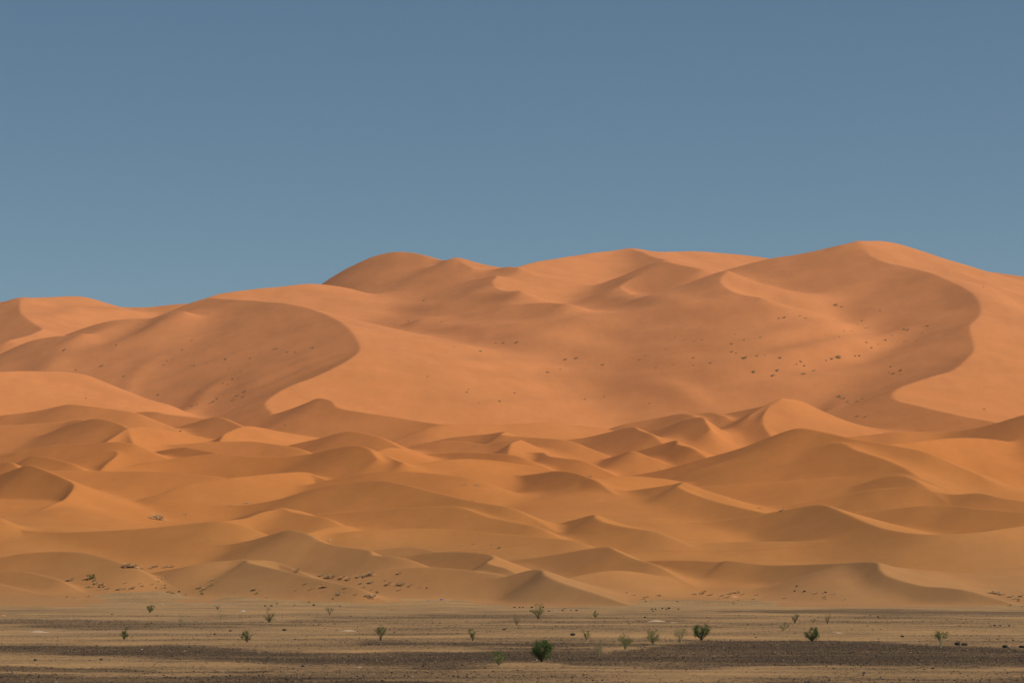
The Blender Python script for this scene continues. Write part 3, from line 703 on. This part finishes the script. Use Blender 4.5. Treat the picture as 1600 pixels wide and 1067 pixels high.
shrub(1098, 928, 6, 12, 'mid', 'low green bush on the pale flat under the dune', 6, 260, .1, lsize=.12, group='bushes along the dune foot')
shrub(1592, 940, 5, 7, 'mid', 'small green bush at the right edge by the grass', 4, 160, .1, lsize=.12, group='bushes along the dune foot')

# ------------------------------------------------------------------ grass tufts
def tuft_proto(kind, seed):
    r = random.Random(seed); V, Fc = [], []
    n = {'straw': 46, 'olive': 60, 'mat': 50, 'clump': 120}[kind]
    for k in range(n):
        a = r.random()*6.28; q = math.sqrt(r.random())*(.36 if kind == 'clump' else .42 if kind != 'mat' else .5)
        b = Vector((math.cos(a)*q, math.sin(a)*q*.7, -.02))
        hh = (.50 if kind == 'clump' else .62 if kind == 'straw' else .55 if kind == 'olive' else .26)*r.uniform(.5, 1)*(1-q*.9)
        t = b+Vector((math.cos(a)*q*.7+r.gauss(0, .1), math.sin(a)*q*.6+r.gauss(0, .1), hh))
        s = Vector((-math.sin(a), math.cos(a), 0)).normalized()*(.035 if kind == 'straw' else .05)
        m = (b+t)/2+Vector((0, 0, hh*.14)); i = len(V)
        V += [b-s*.6, b+s*.6, m+s, t, m-s]; Fc += [(i, i+1, i+2, i+4), (i+4, i+2, i+3)]
    me = pymesh('grass_tuft', V, Fc, M_STRAW if kind != 'olive' else M_OLIVE)
    o = bpy.data.objects.new('grass_tuft', me)
    return o
def hummock_proto(seed):
    r = random.Random(seed); V, Fc = [], []; n = 16; m = 6
    for j in range(m+1):
        t = j/m; rad = .75*t
        for i in range(n):
            a = 2*math.pi*i/n; k = 1+.18*math.sin(2*a+seed)+.1*math.sin(3*a+2*seed)
            V.append(Vector((math.cos(a)*rad*k-.10*(1-t), math.sin(a)*rad*k*.8, .20*(math.cos(min(1, t)*math.pi)*.5+.5)-.05)))
    for j in range(m):
        for i in range(n):
            a = j*n+i; b = j*n+(i+1) % n; Fc.append((a, b, b+n, a+n))
    me = pymesh('hummock', V, Fc, M_HUM)
    for p_ in me.polygons: p_.use_smooth = True
    return me
TP = {k: [tuft_proto(k, 11+7*i+ord(k[0])) for i in range(3)] for k in ('straw', 'olive', 'mat', 'clump')}
HP = [hummock_proto(i) for i in range(3)]
def tuft(qx, qy, wpx, kind, label, group, hum=False, k_=.55):
    src = rng.choice(TP[kind]); o = src.copy(); scene.collection.objects.link(o)
    p = stand(qx, qy); s = wpx*p.y/F*k_
    o.location = p; o.scale = (s, s, s*rng.uniform(.7, 1.0)); o.rotation_euler.z = rng.random()*6.28
    nv = Vector(SLOPE).normalized(); o.rotation_mode = 'QUATERNION'; zr = o.rotation_euler.z
    from mathutils import Quaternion
    o.rotation_quaternion = Vector((0, 0, 1)).rotation_difference(nv) @ Quaternion((0, 0, 1), zr)
    tag(o, label, 'grass', group)
    if hum:
        h = link(bpy.data.objects.new('hummock', rng.choice(HP)), o)
        h.rotation_euler.z = -zr
        o.location += nv*(.08*s)
    return o
gl = 'tufts on the shaded face of the big left dune'
LEFT = [(101,548,9,'m'),(119,579,7,'o'),(159,572,9,'m'),(194,589,8,'m'),(300,533,6,'o'),(285,547,7,'m'),(261,564,6,'o'),(270,562,5,'s'),(256,571,6,'s'),(304,571,7,'m'),(298,573,6,'s'),(353,561,8,'o'),(391,560,6,'o'),(358,576,5,'o'),(432,545,8,'o'),(428,546,6,'m'),(449,551,6,'m'),(461,551,7,'o'),(489,544,9,'m'),(440,564,4,'s'),(432,570,4,'s'),(364,592,6,'m'),(372,592,4,'s'),(376,580,7,'m'),(349,600,5,'o'),(356,601,5,'s'),(248,618,8,'m'),(310,612,6,'m'),(301,634,8,'m'),(308,633,6,'s'),(334,628,9,'m'),(328,631,7,'s'),(340,624,7,'s'),(371,618,9,'m'),(383,612,9,'m'),(364,625,8,'o'),(381,620,8,'m'),(182,540,7,'s'),(134,623,5,'o')]
gr = 'tufts on the shaded face of the big right dune'
RIGHT = [(1202,442,5,'o'),(1208,443,4,'s'),(1306,478,12,'m'),(1315,480,7,'m'),(1225,497,9,'o'),(1217,499,6,'m'),(1259,498,7,'o'),(1250,494,5,'m'),(1347,501,6,'o'),(1340,507,4,'o'),(1352,513,5,'o'),(1357,513,5,'o'),(1375,486,5,'o'),(1318,517,5,'o'),(1330,518,4,'o'),(1311,527,5,'o'),(1303,528,4,'o'),(1335,523,4,'o'),(1148,523,4,'o'),(1143,538,8,'o'),(1163,531,6,'m'),(1069,532,5,'o'),(1084,534,5,'o'),(1097,532,5,'o'),(1188,529,6,'o'),(1144,550,7,'o'),(1150,552,6,'o'),(1141,551,5,'s'),(1164,560,15,'o'),(1183,556,7,'m'),(1195,555,6,'s'),(1084,560,7,'m'),(1084,571,6,'s'),(1110,568,8,'s'),(1219,560,8,'m'),(1251,567,8,'o'),(1257,573,7,'m'),(1245,569,5,'m'),(1310,560,14,'m'),(1300,561,8,'m'),(1291,564,6,'s'),(1256,585,11,'m'),(1272,580,8,'m'),(1178,583,10,'m'),(1215,579,10,'m'),(1208,588,11,'m'),(1343,556,9,'s'),(1336,557,7,'s'),(1384,532,8,'m'),(1394,525,6,'m'),(1418,516,10,'o'),(1413,515,8,'m'),(1450,510,8,'m'),(1441,520,6,'o'),(1413,534,6,'s'),(1431,533,4,'s'),(1354,535,6,'m'),(1362,544,6,'m'),(1372,538,5,'s'),(1392,574,8,'o'),(1408,579,9,'m'),(1396,584,8,'o'),(1389,583,5,'o'),(1311,619,11,'o'),(1318,623,9,'o'),(1314,622,8,'m'),(1325,628,9,'m'),(1328,631,7,'o'),(1340,627,9,'m'),(1348,623,7,'m'),(1340,651,8,'m'),(1352,653,7,'m'),(1356,650,5,'s')]
gb = 'tufts scattered on the open sand slope between the big dunes'
BASIN = [(662,470,8,'o'),(715,468,4,'m'),(690,503,6,'s'),(638,502,6,'s'),(710,543,5,'s'),(751,549,10,'s'),(743,563,4,'s'),(775,537,5,'o'),(787,536,8,'o'),(808,535,9,'m'),(668,589,6,'m'),(732,609,6,'o'),(730,613,6,'m'),(749,629,5,'s'),(781,628,8,'m'),(804,614,8,'s'),(856,582,8,'m'),(841,585,4,'s'),(884,562,9,'m'),(901,561,10,'m'),(942,570,8,'m'),(999,562,6,'o'),(914,624,6,'m'),(945,620,5,'m'),(1015,631,5,'s'),(1055,528,4,'o'),(1009,556,5,'m'),(1040,546,5,'m'),(1025,575,6,'s'),(1052,570,5,'s'),(876,577,5,'s'),(1537,449,6,'o'),(1538,640,6,'m'),(134,622,4,'o')]
for lst, lab, g in ((LEFT, 'small tuft of dry desert grass growing on the shaded face of the big left dune', gl),
                    (RIGHT, 'small tuft of desert grass growing on the shaded face of the big right dune', gr),
                    (BASIN, 'small lone tuft of desert grass on the open sand slope between the big dunes', gb)):
    for qx, qy, w_, k in lst:
        tuft(qx, qy, w_, {'m': 'clump', 'o': 'olive', 's': 'clump'}[k], lab, g, k == 'm', .52)
gm = 'dry tufts in the hollows of the small dunes'
for qx, qy, w_, k, h_ in [(722,851,7,'mat',0),(741,851,8,'straw',0),(768,851,6,'straw',0),(772,852,7,'mat',0),(780,857,7,'olive',0),(1187,794,7,'mat',1),(1222,798,8,'straw',1),(1209,799,5,'straw',0),(385,786,9,'mat',0),(360,791,6,'straw',0),(726,757,8,'mat',0),(745,759,9,'mat',0),(738,783,4,'olive',0),(922,745,9,'mat',0),(445,665,4,'olive',0),(282,675,5,'olive',0),(1030,734,6,'mat',0),(290,804,8,'straw',0)]:
    tuft(qx, qy, w_, k, 'small dry grass tuft in a hollow between the low orange dunes', gm, h_, .8)
tuft(247, 811, 24, 'clump', 'dark dry grass mat on an orange hummock in the left sand hollow', gm, True, .8)
gd = 'pale dry grass along the foot of the dunes'
FOOT = [(200,884,12,'s'),(210,886,11,'s'),(242,886,11,'s'),(236,888,8,'m'),(258,887,10,'s'),(268,886,10,'s'),(220,889,9,'m'),(136,905,7,'s'),(110,907,12,'m'),(160,914,8,'s'),(150,912,9,'m'),(148,907,7,'o'),(168,920,7,'s'),(186,922,8,'s'),(194,921,7,'s'),(208,920,8,'s'),(264,925,7,'m'),(270,927,6,'s'),(313,919,8,'m'),(322,920,9,'m'),(290,929,6,'s'),(398,922,7,'s'),(518,902,16,'s'),(512,903,10,'o'),(536,904,10,'s'),(545,906,9,'s'),(502,900,9,'s'),(561,902,8,'m'),(573,900,11,'s'),(580,899,11,'s'),(570,902,8,'m'),(580,911,10,'s'),(608,914,10,'m'),(628,914,11,'m'),(624,912,7,'s'),(640,917,6,'m'),(624,897,8,'m'),(507,918,8,'s'),(530,929,9,'s'),(556,930,6,'s'),(583,934,12,'s'),(575,932,8,'s'),(1150,927,14,'s'),(1141,928,12,'m'),(1160,929,9,'m'),(1128,931,8,'m'),(1110,930,10,'s'),(1085,929,8,'s'),(1182,930,7,'s'),(1030,931,7,'s'),(1010,933,8,'s'),(1146,943,6,'m'),(1550,927,13,'s'),(1558,928,13,'s'),(1567,930,11,'s'),(1580,933,9,'m'),(1586,936,8,'s'),(1596,932,9,'m'),(1578,946,8,'s'),(1597,948,6,'m')]
for qx, qy, w_, k in FOOT:
    tuft(qx, qy, w_, {'m': 'clump', 'o': 'olive', 's': 'clump'}[k], 'pale dry grass clump at the foot of the dunes above the plain', gd, rng.random() < .3, 1.0)
rs = random.Random(91)
for k in range(70):
    if k < 46: qx = rs.uniform(95, 680); qy = 908+22*rs.random()+(8 if qx < 330 else 4)*math.sin(qx/60)
    else: qx = rs.uniform(965, 1330); qy = rs.uniform(925, 944)
    tuft(qx, qy, rs.uniform(3.5, 7), rs.choice(['clump', 'straw', 'straw', 'olive']), 'pale dry grass clump at the foot of the dunes above the plain', gd, False, 1.0)
for qx, qy, w_ in [(5,962,16),(1145,933,30)]:
    p = stand(qx, qy); s = w_*p.y/F/1.5
    o = link(bpy.data.objects.new('sand_mound', HP[0])); o.location = p; o.scale = (s, s, s*1.1)
    tag(o, {5: 'small orange sand mound at the left edge of the plain', 1145: 'orange sand hummock under dry grass at the dune foot'}[qx], 'sand mound')
for qx, qy, w_, l in [(1026,971,40,'whitish low mound on the plain beside a dark stone'),(1052,973,16,'tiny pale mound right of the whitish one'),(545,986,34,'grey silt mound behind the green shrub with a bare stem'),(60,988,44,'grey silt mound at the left of the plain'),(1310,989,22,'pale flat mound right of the compact green shrub')]:
    p = stand(qx, qy); s = w_*p.y/F/1.5
    me = HP[1].copy(); me.materials.clear(); me.materials.append(M_PALE if qx in (1026, 1052) else M_SILT if False else M_PALE)
    o = link(bpy.data.objects.new('silt_mound', me)); o.location = p; o.scale = (s, s, s*.75)
    tag(o, l, 'mound')

# ------------------------------------------------------------------ rocks and litter
def rock_mesh(seed, mat):
    r = random.Random(seed); bm = bmesh.new(); bmesh.ops.create_icosphere(bm, subdivisions=2, radius=.5)
    ax = [Vector((r.gauss(0, 1), r.gauss(0, 1), r.gauss(0, 1))).normalized() for _ in range(7)]
    cut = [r.uniform(.26, .42) for _ in ax]
    for v in bm.verts:
        for a, c in zip(ax, cut):
            d = v.co.dot(a)
            if d > c: v.co -= a*(d-c)
        v.co.z *= .7
    me = bpy.data.meshes.new('rock'); bm.to_mesh(me); bm.free(); me.materials.append(mat); return me
RK = [rock_mesh(i, M_ROCK) for i in range(5)]; RP = [rock_mesh(20+i, M_ROCKP) for i in range(2)]
def rock(qx, qy, w_, label, group=None, src=RK):
    p = stand(qx, qy); s = w_*p.y/F
    o = link(bpy.data.objects.new('rock', rng.choice(src))); o.location = p+Vector((0, 0, .18*s)); o.scale = (s*1.1, s, s*rng.uniform(.75, 1.1))
    o.rotation_euler.z = rng.random()*6.28; tag(o, label, 'rock', group); return o
rock(1497, 1008, 12, 'large dark rock with flat top right of the umbrella topped shrub')
rock(1507, 1008.5, 10, 'dark rock touching the flat topped one')
rock(1571, 1012, 11, 'angular dark rock near the right edge'); rock(1577, 1012.5, 7, 'smaller brown rock beside the angular one', src=RP)
rock(1597, 1012, 9, 'dark rock cut by the right edge of the picture')
rock(414, 972.5, 7, 'tan stone at the base of the loose grey green shrub', src=RP)
rock(444, 985, 7, 'dark stone on pale ground right of the grey green shrub'); rock(895, 993, 9, 'dark stone on pale ground left of the small open shrub')
rock(1008, 965, 5, 'dark stone at the left end of the whitish mound'); rock(1410, 995, 6, 'grey stone on pale ground left of the umbrella topped shrub')
rock(360, 986, 5, 'dark stone above the V shaped shrub'); rock(788, 984, 6, 'black stone on a sandy rise behind the largest shrub')
rock(1181, 996, 3.5, 'small dark stone right of the broad shrub')
gs = 'dark stones in rows on the far plain'
for qx, qy, w_ in [(804,949,4),(812,949,3),(817,949,3),(831,949,4),(849,949,4),(829,955,4),(858,955,4),(879,954,4),(882,951,3),(892,954,3),(901,954,5),(1019,952,4),(1024,952,4),(1035,951,4),(1041,952,4),(1045,951,5),(1060,952,4),(1020,955,3),(1009,940,3),(1058,940,3),(1336,966,3),(1341,966,3),(1372,964,4),(1360,962,3),(1355,978,3),(1554,978,5),(1563,978,4),(1577,978,4),(1548,978,3),(1500,978,3),(414,947,4),(424,947,4),(433,943,3),(483,941,3),(490,946,5),(460,946,3),(520,936,3),(531,947,3),(667,919,3),(1245,916,4),(1257,925,5),(1242,924,4),(1290,926,4),(155,918,4),(162,917,4),(280,925,4),(244,919,3),(258,919,3),(93,978,3),(175,960,3),(70,987,3),(158,1031,6),(55,1032,6),(638,1056,3),(1350,1052,5),(1262,1031,4),(1435,1031,4),(1073,1046,3),(1025,1031,4),(983,975,3)]:
    rock(qx, qy, w_, 'small dark stone lying alone or in a row on the open plain', gs)
def scrap_mesh(seed, mat):
    r = random.Random(seed); V = []; n = 6
    for j in range(n):
        for i in range(n):
            V.append(Vector((i/(n-1)-.5+r.uniform(-.07, .07), (j/(n-1)-.5)*.6+r.uniform(-.07, .07), r.uniform(0, .3)*(1-abs(i/(n-1)-.5)))))
    Fc = [(j*n+i, j*n+i+1, j*n+n+i+1, j*n+n+i) for j in range(n-1) for i in range(n-1)]
    return pymesh('plastic_scrap', V, Fc, mat)
def scrap(qx, qy, w_, mat, label, seed, group=None):
    w_ *= .62
    p = stand(qx, qy); s = w_*p.y/F
    o = link(bpy.data.objects.new('plastic_scrap', scrap_mesh(seed, mat))); o.location = p+Vector((0, 0, .02)); o.scale = (s, s, s*.9)
    o.rotation_euler = (.5, 0, rng.uniform(-.4, .4)); tag(o, label, 'litter', group)
scrap(690, 937, 8, M_BLUE, 'bright blue crumpled plastic sheet at the dune foot', 1)
scrap(669, 938, 4, M_BLUE, 'small dark blue plastic scrap left of the bright sheet', 2)
scrap(866, 955, 7, M_LBLUE, 'pale blue plastic sheet among the row of dark stones', 3)
scrap(640, 917, 4, M_LBLUE, 'pale blue scrap caught by dry grass', 4)
scrap(515, 844, 6, M_WHITE, 'white scrap lying high on the lit sand of a low dune', 5)
scrap(604, 940, 5, M_WHITE, 'white scrap on the sand right of the dry grass line', 6)
scrap(530, 929, 4, M_YEL, 'yellowish scrap beside the dry grass', 7)
scrap(380, 955, 9, M_WHITE, 'long white scrap on the far plain left of the loose shrub', 8)
gw = 'small white scraps strewn over the plain'
for i, (qx, qy, w_) in enumerate([(695,926,3),(352,931,3),(287,929,3),(222,885,3),(254,943,4),(266,992,5),(222,1015,5),(562,1043,8),(1425,1002,3),(1356,972,4),(1481,1037,3),(1522,1026,2),(1302,988,3),(806,1054,3),(645,1057,3),(111,967,3),(242,1055,4),(1588,932,3),(1583,934,3),(1186,948,2),(1163,947,2),(869,1038,3)]):
    scrap(qx, qy, w_, M_WHITE, 'tiny white scrap of litter lying on the plain', 30+i, gw)

# ------------------------------------------------------------------ dusty air
bm = bmesh.new(); bmesh.ops.create_cube(bm, size=1)
for v in bm.verts: v.co = Vector((v.co.x*6400, 500+v.co.y*4400, 104+v.co.z*216))
me = bpy.data.meshes.new('haze'); bm.to_mesh(me); bm.free()
m = bpy.data.materials.new('haze'); m.use_nodes = True; nt = m.node_tree; nt.nodes.clear()
pv = nt.nodes.new('ShaderNodeVolumePrincipled'); mo = nt.nodes.new('ShaderNodeOutputMaterial')
pv.inputs['Color'].default_value = (.86, .84, .84, 1); pv.inputs['Density'].default_value = .00005; pv.inputs['Anisotropy'].default_value = .3
nt.links.new(pv.outputs[0], mo.inputs['Volume']); me.materials.append(m)
o = link(bpy.data.objects.new('haze', me)); o['kind'] = 'stuff'; tag(o, 'thin dusty air over the desert', 'haze')
